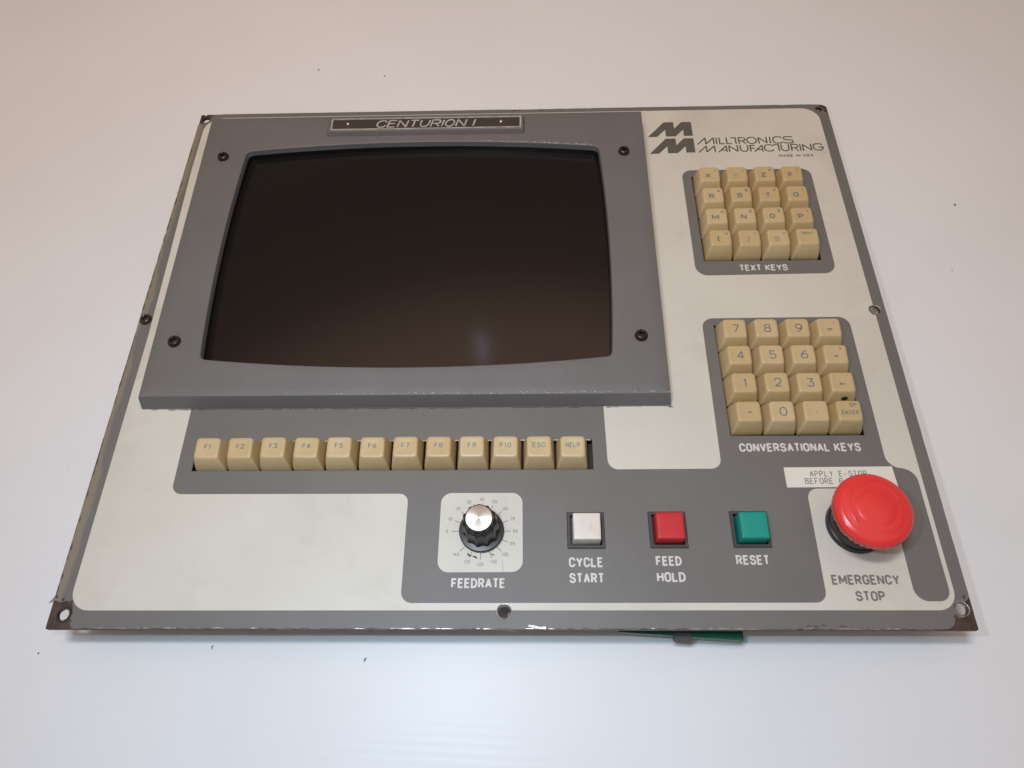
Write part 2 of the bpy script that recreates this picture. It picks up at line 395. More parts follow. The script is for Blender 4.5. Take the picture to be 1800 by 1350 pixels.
X0, X1, Y0, Y1 = -241.3, 241.3, -387.9, 0.0
HOLES = [(-234.0, -380.3, 3.4), (235.6, -377.2, 3.4), (-.1, -378.6, 3.5), (-236.4, -192.8, 3.2), (234.4, -190.7, 3.3),
         (-236.2, -6.0, 3.0), (235.0, -5.4, 2.0)]
CUTS = [[(-183.0, -299.2), (50.2, -299.2), (50.2, -280.0), (-183.0, -280.0)],
        [(131.1, -150.0), (208.7, -150.0), (208.7, -72.8), (131.1, -72.8)],
        [(130.9, -278.6), (208.3, -278.6), (208.3, -201.0), (130.9, -201.0)]]
BTN = [(44.2, -335.2), (89.0, -335.0), (133.8, -334.8)]
def rect(cx, cy, a, b): return [(cx - a, cy - b), (cx + a, cy - b), (cx + a, cy + b), (cx - a, cy + b)]
BCUT = [rect(x, y, 9.6, 9.6) for x, y in BTN]
SCR = rect(-62.3, -144, 126, 88)

def extrude(loops, z0, z1, name, mats, parent, top=True, bottom=True, zf=None):
    """solid between z0 and z1: loops[0] outline, others holes"""
    V = []; F = []; idx = []
    for lp in loops:
        idx.append((len(V), len(lp))); V += [(x, y, z1) for x, y in lp] + [(x, y, z0) for x, y in lp]
    tri = tessellate_polygon([[Vector((x, y, 0)) for x, y in lp] for lp in loops])
    flat = []
    for (s, n) in idx: flat += [(s + i, s + n + i) for i in range(n)]
    if top: F += [tuple(flat[i][0] for i in t) for t in tri]
    if bottom: F += [tuple(flat[i][1] for i in reversed(t)) for t in tri]
    for (s, n) in idx:
        for i in range(n):
            j = (i + 1) % n; F.append((s + i, s + j, s + n + j, s + n + i))
    me = mesh(name, V, F); fix_normals(me)
    return link(name, me, mats, parent)

# steel plate, corners slightly eased
def wob(lst, amp):  return [(x + random.uniform(-amp, amp), y + random.uniform(-amp, amp)) for x, y in lst]
plate_out = fillet([(X0, Y0, 1), (X1, Y0, 1), (X1, Y1 - 2.6), (X1 - 2.2, Y1 - .9), (X1 - 4.5, Y1 - .2), (X0 + 5.2, Y1), (X0 + 3.8, Y1 - 1.4), (X0 + 2.6, Y1 - .1), (X0 + .4, Y1 - .5)])
plate = extrude([plate_out] + [circle(x, y, r - .3) for x, y, r in HOLES] + CUTS + BCUT + [SCR], -2.4, -.36, 'steel_plate', M['rust'], root)

# vinyl overlay: ragged outline, one sheet with grey and cream printed areas
def ragged(a, b, amp, step=2.2, chips=()):
    ax, ay = a; bx, by = b; L_ = hypot(bx - ax, by - ay); n = int(L_ / step); out = []
    nx, ny = -(by - ay) / L_, (bx - ax) / L_     # left normal = inward for ccw
    v = 0
    for i in range(n):
        t = i / n; v = v * .75 + random.uniform(-1, 1) * amp * .5
        d = max(-.05, abs(v)) + (random.random() < .06) * random.uniform(0, amp * 2)
        x = ax + (bx - ax) * t; y = ay + (by - ay) * t
        for c0, c1, dp in chips:
            s = x if abs(bx - ax) > abs(by - ay) else y
            if c0 < s < c1: d += dp * random.uniform(.75, 1)
        out.append((x + nx * d, y + ny * d))
    return out
out = []
out += [(-227.0, -387.7)] + ragged((-225, -387.8), (219, -387.8), .28, 2.0, chips=((13, 17, 1.1), (17, 22, .5), (150, 160, .7)))
out += [(226, -387.5), (229.5, -385.6), (231.0, -381.9), (235.2, -381.6), (238.6, -378.2), (238.2, -373.8), (240.9, -371.5)]
out += ragged((241.2, -369), (241.2, -14), .12, 4)
out += [(240.6, -9.5), (238.6, -8.2), (238.2, -4.6), (236.0, -2.4), (234.6, -.3)]
out += ragged((232, -.1), (34, -.1), .16, 3) + [(33, -.4), (31.5, -1.6), (27, -1.1), (24, -1.9), (20, -.9), (9, -.6), (8, -1.8), (5.5, -1.2), (3.5, -2.2), (1, -1.4), (0, -.3)]
out += ragged((-2, -.1), (-228, -.1), .10, 4)
out += [(-231.6, -.9), (-232.4, -3.8), (-236.5, -2.6), (-238.9, -5.6), (-238.2, -9.2), (-241.0, -11.5)]
out += ragged((-241.2, -14), (-241.2, -184), .30, 2.4)
out += ragged((-241.1, -186), (-241.0, -372), .55, 2.2, chips=((-242, -228, .9), (-300, -285, .6)))
out += [(-243.4, -374.6), (-240.2, -373.0), (-237.2, -374.2), (-233.4, -373.2), (-230.2, -375.4), (-228.9, -379.5), (-229.8, -384)]
OUT = out
WHITE = fillet([(-232.1, -378.3, 11), (234.2, -377.9, 10), (233.9, -4.3, 13), (-235.9, -4.4, 14), (-235.8, -60), (-233.6, -135), (-231.9, -205)], True, 10)
GREYB = fillet([(-192, -250), (-191.8, -313.3, 6), (-55.3, -313.5, 5), (-55.0, -374.4, 6), (168.0, -374.1, 6), (168.7, -311.3, 6),
                (213.4, -311.3, 6), (213.5, -373.5, 7), (231.9, -373.3, 6), (231.7, -299.8, 10), (216.6, -298.6, 8), (216.6, -195.6, 7),
                (123.8, -195.9, 7), (123.2, -299.0, 6), (58.6, -299.2, 6), (57.9, -250)], True, 8)
GREYT = fillet([(124.6, -67.0, 7), (216.7, -66.8, 7), (216.6, -161.0, 8), (124.5, -161.9, 8)], True, 8)
DIAL = fillet([(-36.4, -313.2, 6), (9.4, -313.2, 6), (9.6, -358.0, 6), (-36.5, -358.2, 6)], True, 8)
def cdt_sheet(name, outline, holes, layers, z, parent, mats):
    loops = [outline] + holes + [l for l, _ in layers]
    verts = []; edges = []
    for lp in loops:
        s = len(verts); n = len(lp); verts += [Vector(p) for p in lp]; edges += [(s + i, s + (i + 1) % n) for i in range(n)]
    # a coarse grid keeps triangles compact
    V, E_, F, *_ = delaunay_2d_cdt(verts, edges, [], 0, 1e-5)
    keep = []; mi = []
    for f in F:
        c = ((V[f[0]].x + V[f[1]].x + V[f[2]].x) / 3, (V[f[0]].y + V[f[1]].y + V[f[2]].y) / 3)
        if not inside(c, outline) or any(inside(c, h) for h in holes): continue
        k = 0
        for lp, mm in layers:
            if inside(c, lp): k = mm
        keep.append(tuple(f)); mi.append(k)
    VV = [(v.x, v.y, z) for v in V]
    base = len(VV)
    for lp in [outline] + holes:
        s = len(VV); n = len(lp); VV += [(x, y, z) for x, y in lp] + [(x, y, z - .34) for x, y in lp]
        for i in range(n):
            j = (i + 1) % n; keep.append((s + i, s + j, s + n + j, s + n + i)); mi.append(2)
    me = mesh(name, VV, keep, mi)
    bm = bmesh.new(); bm.from_mesh(me)
    for f in bm.faces:
        f.normal_update()
        if abs(f.normal.z) > .5 and f.normal.z < 0: f.normal_flip()
    bm.to_mesh(me); bm.free()
    return link(name, me, mats, parent)
overlay = cdt_sheet('printed_overlay', OUT, [wob(circle(x, y, r + .5, 20), .12) for x, y, r in HOLES] + CUTS + BCUT + [SCR],
                    [(WHITE, 1), (GREYB, 0), (GREYT, 0), (DIAL, 1)], 0, root, [M['grey'], M['white'], M['edge']])

ZT = lambda x, y: .03
def printed(s, x, y, h, width, matl, label=None, **kw):
    b_ = Buf(); kw.setdefault('zf', ZT); text(b_, s, x, y, h, width, **kw)
    o = b_.make('printed_lettering', matl, overlay)
    if label: o['label'] = label
    return o
DIN = dict(wt=.195, rad=.34, track=.13)
printed('FEEDRATE', -28.6, -366.6, 5.3, 28.9, M['whitep'], 'white word FEEDRATE', **DIN)
printed('CYCLE', 34.4, -355.5, 5.4, 18.4, M['whitep'], 'white word CYCLE', **DIN)
printed('START', 34.4, -364.0, 5.4, 18.5, M['whitep'], 'white word START', **DIN)
printed('FEED', 81.0, -354.8, 5.3, 13.8, M['whitep'], 'white word FEED', **DIN)
printed('HOLD', 80.8, -363.4, 5.3, 15.2, M['whitep'], 'white word HOLD', **DIN)
printed('RESET', 123.8, -354.3, 5.3, 17.8, M['whitep'], 'white word RESET', **DIN)
printed('EMERGENCY', 172.3, -364.9, 5.3, 35.4, M['greyp'], 'grey word EMERGENCY', **DIN)
printed('STOP', 183.0, -373.4, 5.3, 15.2, M['greyp'], 'grey word STOP', **DIN)
printed('TEXT KEYS', 153.6, -158.4, 5.2, 31.8, M['whitep'], 'white words TEXT KEYS', **DIN)
printed('CONVERSATIONAL KEYS', 134.9, -288.7, 5.4, 69.4, M['whitep'], 'white words CONVERSATIONAL KEYS', **DIN)
printed('MADE IN USA', 196.8, -55.1, 2.7, 25.0, M['greyp'], 'small dark words MADE IN USA', wt=.25, rad=.3, track=.25)

# double M emblem and the two line wordmark
b_ = Buf()
for dy in (0, -17.35):
    b_.poly([(103.3, -32.6 + dy), (116.4, -17.15 + dy), (123.6, -17.15 + dy), (123.7, -24.1 + dy), (129.8, -17.1 + dy), (136.9, -17.1 + dy),
             (136.9, -31.9 + dy), (130.2, -31.9 + dy), (130.3, -25.3 + dy), (124.0, -32.3 + dy), (116.8, -32.3 + dy), (116.8, -25.2 + dy), (110.2, -32.6 + dy)], ZT)
o = b_.make('printed_emblem', M['logo'], overlay); o['label'] = 'dark double slanted M emblem'
b_ = Buf(); T_ = 1.08
def st(pts, cl=False): b_.ribbon(fillet(pts, cl, 7), T_, cl, ZT)
ya, yb = -34.8, -40.7
st([(139.2, -41.1), (145.5, ya + .4), (145.5, yb), (151.5, ya + .4), (151.5, -41.1)])
st([(153.5, -34.3), (153.5, -41.1)]); st([(155.8, -34.3), (155.8, yb), (159.4, yb)]); st([(161.0, -34.3), (161.0, yb), (164.6, yb)])
st([(164.1, -34.7), (167.7, -34.7), (167.7, -41.1)])
st([(170.0, -41.1), (170.0, -34.7), (174.6, -34.7, 1.6), (174.6, -38.0, 1.6), (170.0, -38.0)]); st([(172.4, -38.1), (174.9, -41.1)])
st([(176.0, -34.4, 3.2), (182.9, -34.4, 3.2), (182.9, -40.9, 3.2), (176.0, -40.9, 3.2)], True)
st([(184.6, -41.1), (184.6, -34.9), (190.4, -40.5), (190.4, -34.3)]); st([(193.0, -34.3), (193.0, -41.1)])
st([(202.0, -35.6), (200.4, -34.4, 1.5), (195.2, -34.4, 3.2), (195.2, -40.9, 3.2), (200.6, -40.9, 1.5), (202.2, -39.6)])
st([(209.8, -34.8), (208.6, -34.5, 1), (203.2, -34.5, 1.5), (203.2, -37.4, 1.5), (209.6, -38.0, 1.5), (209.6, -40.9, 1.5), (204.0, -40.9, 1), (202.6, -40.4)])
ya, yb = -42.9, -48.8
st([(139.3, -49.2), (145.4, ya + .1), (145.3, yb), (151.4, ya + .1), (151.4, -49.2)])
st([(153.9, -49.3), (160.0, -42.9), (160.0, -49.3)]); st([(156.2, -47.3), (160.0, -47.3)])
st([(161.9, -49.3), (161.9, -42.9), (168.0, -48.8), (168.0, -42.4)])
st([(170.1, -42.4), (170.1, -48.9, 3), (175.5, -48.9, 3), (175.5, -42.4)])
st([(177.4, -49.2), (177.4, -42.9), (180.9, -42.9)]); st([(177.4, -45.8), (180.4, -45.8)])
st([(180.0, -49.3), (186.2, -42.8), (186.2, -49.3)]); st([(182.2, -47.2), (186.2, -47.2)])
st([(194.4, -43.6), (192.6, -42.6, 1.5), (187.8, -42.6, 3.2), (187.8, -48.9, 3.2), (192.8, -48.9, 1.5), (194.2, -47.4)])
st([(194.4, -42.5), (198.1, -42.5), (198.1, -49.2)])
st([(200.0, -42.3), (200.0, -48.9, 3), (205.4, -48.9, 3), (205.4, -42.3)])
st([(207.3, -49.2), (207.3, -42.5), (212.0, -42.5, 1.6), (212.0, -46.0, 1.6), (207.3, -46.0)]); st([(209.6, -46.0), (212.1, -49.2)])
st([(213.8, -42.1), (213.8, -49.2)]); st([(215.7, -49.2), (215.7, -42.7), (221.6, -48.6), (221.6, -42.1)])
st([(230.0, -43.4), (228.6, -42.2, 1.5), (223.3, -42.2, 3.2), (223.3, -48.8, 3.2), (230.3, -48.8, 3.2), (230.3, -45.7), (227.0, -45.7)])
o = b_.make('printed_wordmark', M['logo'], overlay); o['label'] = 'dark wordmark MILLTRONICS MANUFACTURING in two lines'

# dial scale
KX, KY = -13.4, -335.5
bt = Buf(); bn = Buf()
for i in range(15):
    a = pi - i * pi / 8
    bt.ribbon([(KX + 12.2 * cos(a), KY + 12.2 * sin(a)), (KX + 16.0 * cos(a), KY + 16.0 * sin(a))], .42, zf=ZT)
    s = str(i * 10); nx, ny = KX + 18.9 * cos(a), KY + 18.4 * sin(a)
    text(bn, s, nx, ny - .95, 2.0, gw=.75, wt=.17, rad=.3, track=.28, zf=ZT, center=True)
bt.make('dial_scale_marks', M['tick'], overlay)
bn.make('dial_scale_numbers', M['numer'], overlay)
b_ = Buf()   # dirt beside the knob
for pts in ([(-20.3, -347.9), (-19.6, -349.0), (-17.6, -349.4)], [(-17.2, -349.4), (-15.6, -350.2), (-15.2, -350.9)], [(-7.6, -348.2), (-6.0, -348.9)]):
    b_.ribbon(pts, [1.1, .8, .35][:len(pts)] if len(pts) == 3 else .6, zf=lambda x, y: .06)
b_.make('dirt_mark', M['grime'], overlay)

# scratches and grime on the vinyl
b_ = Buf()
def hair(pts, wd): b_.ribbon(pts, wd, zf=lambda x, y: .05)
hair([(54.6, -352), (57.0, -357), (59.5, -362), (60.5, -368)], .22)
hair([(28, -313), (29.5, -318), (31.5, -322.5)], .18)
hair([(-1.2, -352), (-1.0, -358), (-.8, -366), (-.2, -373)], .16)
hair([(-46, -261.5), (-44.6, -261)], .7); hair([(24.6, -266), (26.6, -265.2)], .4); hair([(-38.8, -312.0), (-36.4, -311.6), (-35.4, -312)], .5)
hair([(-237, -206), (-233, -206.5)], .3)
for k in range(26):
    x, y = random.uniform(-235, 235), random.uniform(-384, -6)
    if inside((x, y), DIAL) or -225 < x < 102 and y > -262: continue
    a = random.uniform(0, pi); l_ = random.uniform(.2, .9)
    hair([(x, y), (x + l_ * cos(a), y + l_ * sin(a))], random.uniform(.15, .32))
for (bx, by) in BTN:
    for k in range(16):
        sd = random.choice((0, 1, 2, 3)); t = random.uniform(-10, 9); l_ = random.uniform(.8, 3.2); d = 10.45 + random.uniform(0, .35)
        p = [(t, d), (t + l_ / 2, d + random.uniform(0, .3)), (t + l_, d)]
        p = [((x, y), (y, x), (x, -y), (-y, x))[sd] for x, y in p]
        hair([(bx + x, by + y) for x, y in p], random.uniform(.15, .5))
b_.make('scratch_marks', M['stain'], overlay)['kind'] = 'stuff'
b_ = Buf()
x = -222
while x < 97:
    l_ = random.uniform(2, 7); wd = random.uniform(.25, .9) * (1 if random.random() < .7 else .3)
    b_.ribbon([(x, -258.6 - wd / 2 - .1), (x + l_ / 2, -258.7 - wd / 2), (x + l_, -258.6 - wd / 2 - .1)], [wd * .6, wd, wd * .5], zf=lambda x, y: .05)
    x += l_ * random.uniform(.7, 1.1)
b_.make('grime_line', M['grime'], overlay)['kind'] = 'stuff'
# worn bright and dark chips along the front edge
bb = Buf(); bd = Buf()
x = -222
while x < 234:
    l_ = random.uniform(1.5, 8); y = -387.45 + random.uniform(-.1, .15)
    tgt = bb if random.random() < .45 else bd
    tgt.ribbon([(x, y), (x + l_ * .4, y + random.uniform(0, .3)), (x + l_, y)], [.15, random.uniform(.2, .55), .12], zf=lambda x, y: .05)
    x += l_ * random.uniform(.8, 1.9)
bb.ribbon([(12.5, -385.8), (15, -386.2), (18, -387.0), (21.5, -386.9)], [.8, 1.0, 1.0, 1.3], zf=lambda x, y: .06)
for q in ((155, -385.8), (158.5, -386.2), (162.5, -385.6), (172, -386.0)):
    bd.ribbon([q, (q[0] + .8, q[1] + .25), (q[0] + 1.7, q[1] - .15), (q[0] + 3.0, q[1] + .1)], [.3, .8, .45, .3], zf=lambda x, y: .05)
y = -30.0
while y > -368:
    l_ = random.uniform(2, 9); x = -240.9 + random.uniform(.1, .5)
    if random.random() < .6: bd.ribbon([(x, y), (x + random.uniform(0, .5), y - l_ * .5), (x, y - l_)], [.2, random.uniform(.4, 1.1), .2], zf=lambda x, y: .05)
    y -= l_ * random.uniform(.8, 1.6)
for q in ((-240, -371), (-236, -372.5), (-231, -374), (-229, -384), (238.5, -371), (231.5, -381), (230, -385.5), (239, -7), (-233, -3.5), (-238, -10)):
    bd.poly([(q[0] + random.uniform(.5, 1.5) * cos(t), q[1] + random.uniform(.5, 1.5) * sin(t)) for t in [k * pi / 4 for k in range(8)]], lambda x, y: .045)
bb.make('bare_edge_chips', M['steel'], overlay)['kind'] = 'stuff'
bd.make('dark_edge_chips', M['grime'], overlay)['kind'] = 'stuff'

# ------------------------------------------------------------------ lathe / loft helpers
def lathe(name, prof, mats, parent, loc, n=48, rmod=None, capt=True, capb=False, mi=None, sm=True, ang=40):
    V = []; F = []; fi = []
    for k, (r, z) in enumerate(prof):
        for i in range(n):
            a = 2 * pi * i / n; rr = r * (rmod(k, a) if rmod else 1)
            V.append((rr * cos(a), rr * sin(a), z))
    for k in range(len(prof) - 1):
        for i in range(n):
            j = (i + 1) % n; F.append((k * n + i, k * n + j, (k + 1) * n + j, (k + 1) * n + i)); fi.append(mi[k] if mi else 0)
    if capt: F.append(tuple((len(prof) - 1) * n + i for i in range(n))); fi.append(mi[-1] if mi else 0)
    if capb: F.append(tuple(reversed(range(n)))); fi.append(0)
    me = mesh(name, V, F, fi); fix_normals(me); sharp(me, ang)
    return link(name, me, mats, parent, loc, sm)
def rrect(hx, hy, r, n=5, cx=0, cy=0):
    p = []
    for (sx, sy, a0) in ((1, 1, 0), (-1, 1, pi / 2), (-1, -1, pi), (1, -1, 1.5 * pi)):
        for i in range(n + 1):
            a = a0 + pi / 2 * i / n; p.append((cx + sx * (hx - r) + r * cos(a), cy + sy * (hy - r) + r * sin(a)))
    return p
def loft(name, rings, mats=None, parent=None, loc=None, cap=True, capb=False, ang=40, link_it=True):
    V = []; F = []; n = len(rings[0])
    for r_ in rings: V += r_
    for k in range(len(rings) - 1):
        for i in range(n):
            j = (i + 1) % n; F.append((k * n + i, k * n + j, (k + 1) * n + j, (k + 1) * n + i))
    if cap: F.append(tuple((len(rings) - 1) * n + i for i in range(n)))
    if capb: F.append(tuple(reversed(range(n))))
    me = mesh(name, V, F); fix_normals(me); sharp(me, ang)
    for p in me.polygons: p.use_smooth = True
    return link(name, me, mats, parent, loc) if link_it else me

# countersunk screw holes
for k, (x, y, r) in enumerate(HOLES):
    o = lathe('screw_hole_rim', [(r + .8, -.34), (r + .6, .08), (r + .15, -.05), (r - .35, -1.2), (r - .5, -2.45)], M['steel'] if k in (1, 2, 4) else M['rust'], plate, (x, y, 0), 28, rmod=lambda k, a, q=k: 1 + (.03 * sin(3 * a + q * 1.7) + .02 * sin(7 * a + q) if k == 0 or k == 1 else .012 * sin(5 * a + q)), capt=False)

# screws
def screw(x, y, z, r, parent, tx=0):
    prof = [(r * 1.0, 0), (r * .99, .35), (r * .88, r * .42), (r * .68, r * .58), (r * .5, r * .62)]
    o = lathe('screw', prof, M['screw'], parent, (x, y, z), 24, capt=False)
    # hexagon socket
    V = []; F = []
    for k, (rr, zz) in enumerate(((r * .5, r * .62), (r * .46, r * .56), (r * .42, r * .1))):
        for i in range(24):
            a = 2 * pi * i / 24; hexr = rr * (1 if k == 0 else cos(pi / 6) / cos((a + pi / 6) % (pi / 3) - pi / 6))
            V.append((hexr * cos(a), hexr * sin(a), zz))
    for k in range(2):
        for i in range(24):
            j = (i + 1) % 24; F.append((k * 24 + i, k * 24 + j, (k + 1) * 24 + j, (k + 1) * 24 + i))
    F.append(tuple(48 + i for i in range(24)))
    b = bmesh.new(); me2 = mesh('sock', V, F); fix_normals(me2); b.from_mesh(o.data); b.from_mesh(me2)
    bmesh.ops.remove_doubles(b, verts=b.verts, dist=1e-6); b.to_mesh(o.data); b.free()
    bpy.data.meshes.remove(me2)
    o.rotation_euler = (tx, 0, random.uniform(0, 1)); return o
screw(-236.4, -192.8, 0, 4.0, plate)

# ------------------------------------------------------------------ screen bezel
PL = lambda y: 10.0 + 7.0 * (y + 255.3) / 231.5
SL = math.atan(7 / 231.5)
cx, cy = -62.3, -139.6
xa, xb, y_a, y_b = -221.3, 97.0, -255.3, -23.8
def opening(ins=0.0):
    c = []; hw, hh = 130 - ins, 93 - ins; kx, ky = 126.8 - ins, 86.2 - ins
    oc = (-62.3, -144.3)
    def arc(p, q, bx, by, n=26):
        return [(p[0] + (q[0] - p[0]) * t + bx * (1 - (2 * t - 1) ** 2), p[1] + (q[1] - p[1]) * t + by * (1 - (2 * t - 1) ** 2)) for t in [i / n for i in range(n)]]
    pts = arc((kx, -ky), (kx, ky), hw - kx, 0) + arc((kx, ky), (-kx, ky), 0, hh - ky) + arc((-kx, ky), (-kx, -ky), -(hw - kx), 0) + arc((-kx, -ky), (kx, -ky), 0, -(hh - ky))
    n4 = 26; res = []
    for i, p in enumerate(pts):
        if i % n4 == 0: res.append((oc[0] + p[0], oc[1] + p[1], 4.2))
        else: res.append((oc[0] + p[0], oc[1] + p[1]))
    # neighbours of the corner removed so that the fillet has room
    res2 = [p for i, p in enumerate(res) if i % n4 not in (1, n4 - 1)]
    return fillet(res2, True, 7)
OP = opening()
def hit(poly, ang):
    d = (cos(ang), sin(ang)); best = None
    for i in range(len(poly)):
        a = poly[i]; b = poly[(i + 1) % len(poly)]; ex, ey = b[0] - a[0], b[1] - a[1]
        det = d[0] * (-ey) + ex * d[1]
        if abs(det) < 1e-9: continue
        rx, ry = a[0] - cx, a[1] - cy
        t = (rx * (-ey) + ex * ry) / det; s = (d[0] * ry - d[1] * rx) / det
        if t > 0 and -1e-6 <= s <= 1 + 1e-6: best = t if best is None else max(best, t)
    return (cx + d[0] * best, cy + d[1] * best)
corners = [(xb, y_b), (xa, y_b), (xa, y_a), (xb, y_a)]
angs = sorted(set([round(2 * pi * i / 240, 6) for i in range(240)] + [round(atan2(p[1] - cy, p[0] - cx) % (2 * pi), 6) for p in corners]
                  + [round(atan2(p[1] - cy, p[0] - cx) % (2 * pi), 6) for p in OP]))
def rectloop(g): return [(xb + g, y_b + g), (xa - g, y_b + g), (xa - g, y_a - g), (xb + g, y_a - g)]
rings = []
def rl(poly, zf): return [(p[0], p[1], zf(p)) for p in (hit(poly, a) for a in angs)]
ob = [(xb + 1.4, y_b + .8), (xa - 1.2, y_b + .8), (xa - 1.2, y_a - 3.2), (xb + 1.4, y_a - 3.2)]
rings.append([(xa - 1.2 + (p[0] - xa) * (xb - xa + 2.6) / (xb - xa), y_a - 3.2 + (p[1] - y_a) * (y_b - y_a + 4.0) / (y_b - y_a), .03) for p in rl(rectloop(0), lambda p: 0)])
rings.append(rl(rectloop(0), lambda p: PL(p[1]) - 1.0))
rings.append(rl(rectloop(-.35), lambda p: PL(p[1]) - .38))
rings.append(rl(rectloop(-1.0), lambda p: PL(p[1]) - .1))
oA = rings[-1]; oB = rl(OP, lambda p: PL(p[1]))
for t in (.25, .5, .75, .97):
    rings.append([(a[0] + (b[0] - a[0]) * t, a[1] + (b[1] - a[1]) * t, PL(a[1] + (b[1] - a[1]) * t) - .1 + .9 * t) for a, b in zip(oA, oB)])
OP1 = opening(.5); OP2 = opening(.9)
rings.append(rl(OP, lambda p: PL(p[1]) + .72)); rings.append(rl(OP1, lambda p: PL(p[1]) + .3))
rings.append(rl(OP2, lambda p: PL(p[1]) - 3.4))
bez = loft('screen_bezel', rings, M['bezel'], root, cap=False, ang=25)
bez['label'] = 'raised grey frame around the dark screen'
g1 = [rl(OP2, lambda p: PL(p[1]) - 3.4), rl(OP2, lambda p: PL(p[1]) - 8.2)]
loft('screen_gasket', g1, M['gasket'], bez, cap=False)
# screen glass, gently domed
V = []; F = []; nx, ny = 24, 18
for j in range(ny + 1):
    for i in range(nx + 1):
        u = -1 + 2 * i / nx; v = -1 + 2 * j / ny; x = -62.3 + u * 131; y = -144.3 + v * 94
        V.append((x, y, PL(y) - 6.2 - .9 * (u * u + v * v)))
for j in range(ny):
    for i in range(nx):
        a = j * (nx + 1) + i; F.append((a, a + 1, a + nx + 2, a + nx + 1))
gl = link('screen_glass', mesh('screen_glass', V, F), M['glass'], root, smooth=True)
for x, y in ((-205.0, -63.6), (81.6, -64.0), (-206.9, -217.4), (82.5, -216.0)):
    screw(x, y, PL(y) + .45, 4.1, bez, SL)

# lip, right half: flash glints painted as specks; front edge: paint worn to metal
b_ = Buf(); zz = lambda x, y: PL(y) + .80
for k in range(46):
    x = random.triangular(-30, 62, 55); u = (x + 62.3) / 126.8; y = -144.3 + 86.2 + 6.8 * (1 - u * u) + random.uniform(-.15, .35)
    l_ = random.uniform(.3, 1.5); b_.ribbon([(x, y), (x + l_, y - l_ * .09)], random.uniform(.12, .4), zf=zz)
b_.make('painted_lip_glints', M['glintwear'], bez)['kind'] = 'stuff'
b_ = Buf(); zz = lambda x, y: PL(y) - .05
for k in range(60):
    x = random.triangular(-160, 96, 90); l_ = random.uniform(.25, 1.2); y = y_a + 1.0 + random.uniform(-.25, .7)
    b_.ribbon([(x, y), (x + l_, y + random.uniform(-.1, .1))], random.uniform(.12, .28), zf=zz)
b_.make('front_edge_wear', M['glintwear'], bez)['kind'] = 'stuff'
# nameplate on its raised block
def rz(poly, dz): return [(x, y, PL(y) + dz) for x, y in poly]
npb = loft('nameplate', [rz(rrect(72.2, 8.1, .8, 4, -60.8, -37.3), .4), rz(rrect(72.0, 7.9, .8, 4, -60.8, -37.3), 1.2), rz(rrect(70.2, 6.5, .6, 4, -60.0, -37.5), 3.9),
                         rz(rrect(69.6, 6.1, .5, 4, -60.0, -37.5), 4.1)], M['bezel'], root, cap=True, ang=25)
npb['label'] = 'raised nameplate block above the screen'
def flatquad(name, x0, x1, y0, y1, dz, m_, par):
    return link(name, mesh(name, [(x0, y0, PL(y0) + dz), (x1, y0, PL(y0) + dz), (x1, y1, PL(y1) + dz), (x0, y1, PL(y1) + dz)], [(0, 1, 2, 3)]), m_, par)
nx0, nx1, ny0, ny1 = -129.0, 9.0, -43.3, -32.0
flatquad('nameplate_ground', nx0 + .5, nx1 - .5, ny0 + .4, ny1 - .4, 4.16, M['brown'], npb)
o_ = rrect((nx1 - nx0) / 2, (ny1 - ny0) / 2, .4, 3, (nx0 + nx1) / 2, (ny0 + ny1) / 2); i_ = rrect((nx1 - nx0) / 2 - 1.1, (ny1 - ny0) / 2 - .95, .3, 3, (nx0 + nx1) / 2, (ny0 + ny1) / 2)
loft('nameplate_border', [rz(o_, 4.0), rz(o_, 4.7), rz(i_, 4.7), rz(i_, 4.1)], M['silver'], npb, cap=False, ang=30)
b_ = Buf(); text(b_, 'CENTURION I', -97.0, -41.6, 7.6, 71.5, wt=.16, rad=.42, track=.2, slant=.28, zf=lambda x, y: PL(y) + 4.45, space=.55)
o = b_.make('nameplate_lettering', M['silver'], npb); o['label'] = 'silver italic words CENTURION I'
for x in (-117.0, -5.6):
    lathe('rivet', [(1.5, 0), (1.4, .7), (.9, 1.15), (.3, 1.3)], M['brass'], npb, (x, -37.2, PL(-37.2) + 4.16), 16)

# ------------------------------------------------------------------ key caps
def cap_mesh(seed):
    rnd = random.Random(seed); rings = []
    N_ = 6
    def ring(hx, hy, r, z, cy_=0, tilt=0, dish=0):
        return [(x, y, z + tilt * (y - cy_) - dish * (1 - (x / 6.6) ** 2)) for x, y in rrect(hx, hy, r, N_, 0, cy_)]
    rings.append(ring(8.9, 9.0, .9, -1.5)); rings.append(ring(8.85, 8.95, 1.0, 0.6))
    rings.append(ring(8.5, 8.5, 1.3, 3.2, .05)); rings.append(ring(7.85, 7.6, 1.6, 6.8, .28)); rings.append(ring(7.2, 6.7, 1.9, 9.7, .5, .05))
    rings.append(ring(6.95, 6.35, 2.0, 10.7, .58, .06)); rings.append(ring(6.65, 6.05, 2.0, 11.15, .6, .07)); rings.append(ring(6.25, 5.65, 1.9, 11.35, .6, .07, .05))
    rings.append(ring(5.3, 4.7, 1.6, 11.40, .6, .07, .18)); rings.append(ring(3.6, 3.0, 1.1, 11.42, .6, .07, .34)); rings.append(ring(1.6, 1.3, .6, 11.42, .6, .07, .42))
    return loft('key_cap', rings, cap=True, ang=70, link_it=False)
KM = cap_mesh(1); KM.materials.append(M['key'])
from mathutils.bvhtree import BVHTree
_bm = bmesh.new(); _bm.from_mesh(KM); _bv = BVHTree.FromBMesh(_bm)
def ktop(x, y):
    h = _bv.ray_cast(Vector((x * MM, y * MM, .03)), Vector((0, 0, -1)))[0]
    return (h.z / MM if h else 11.4) + .06
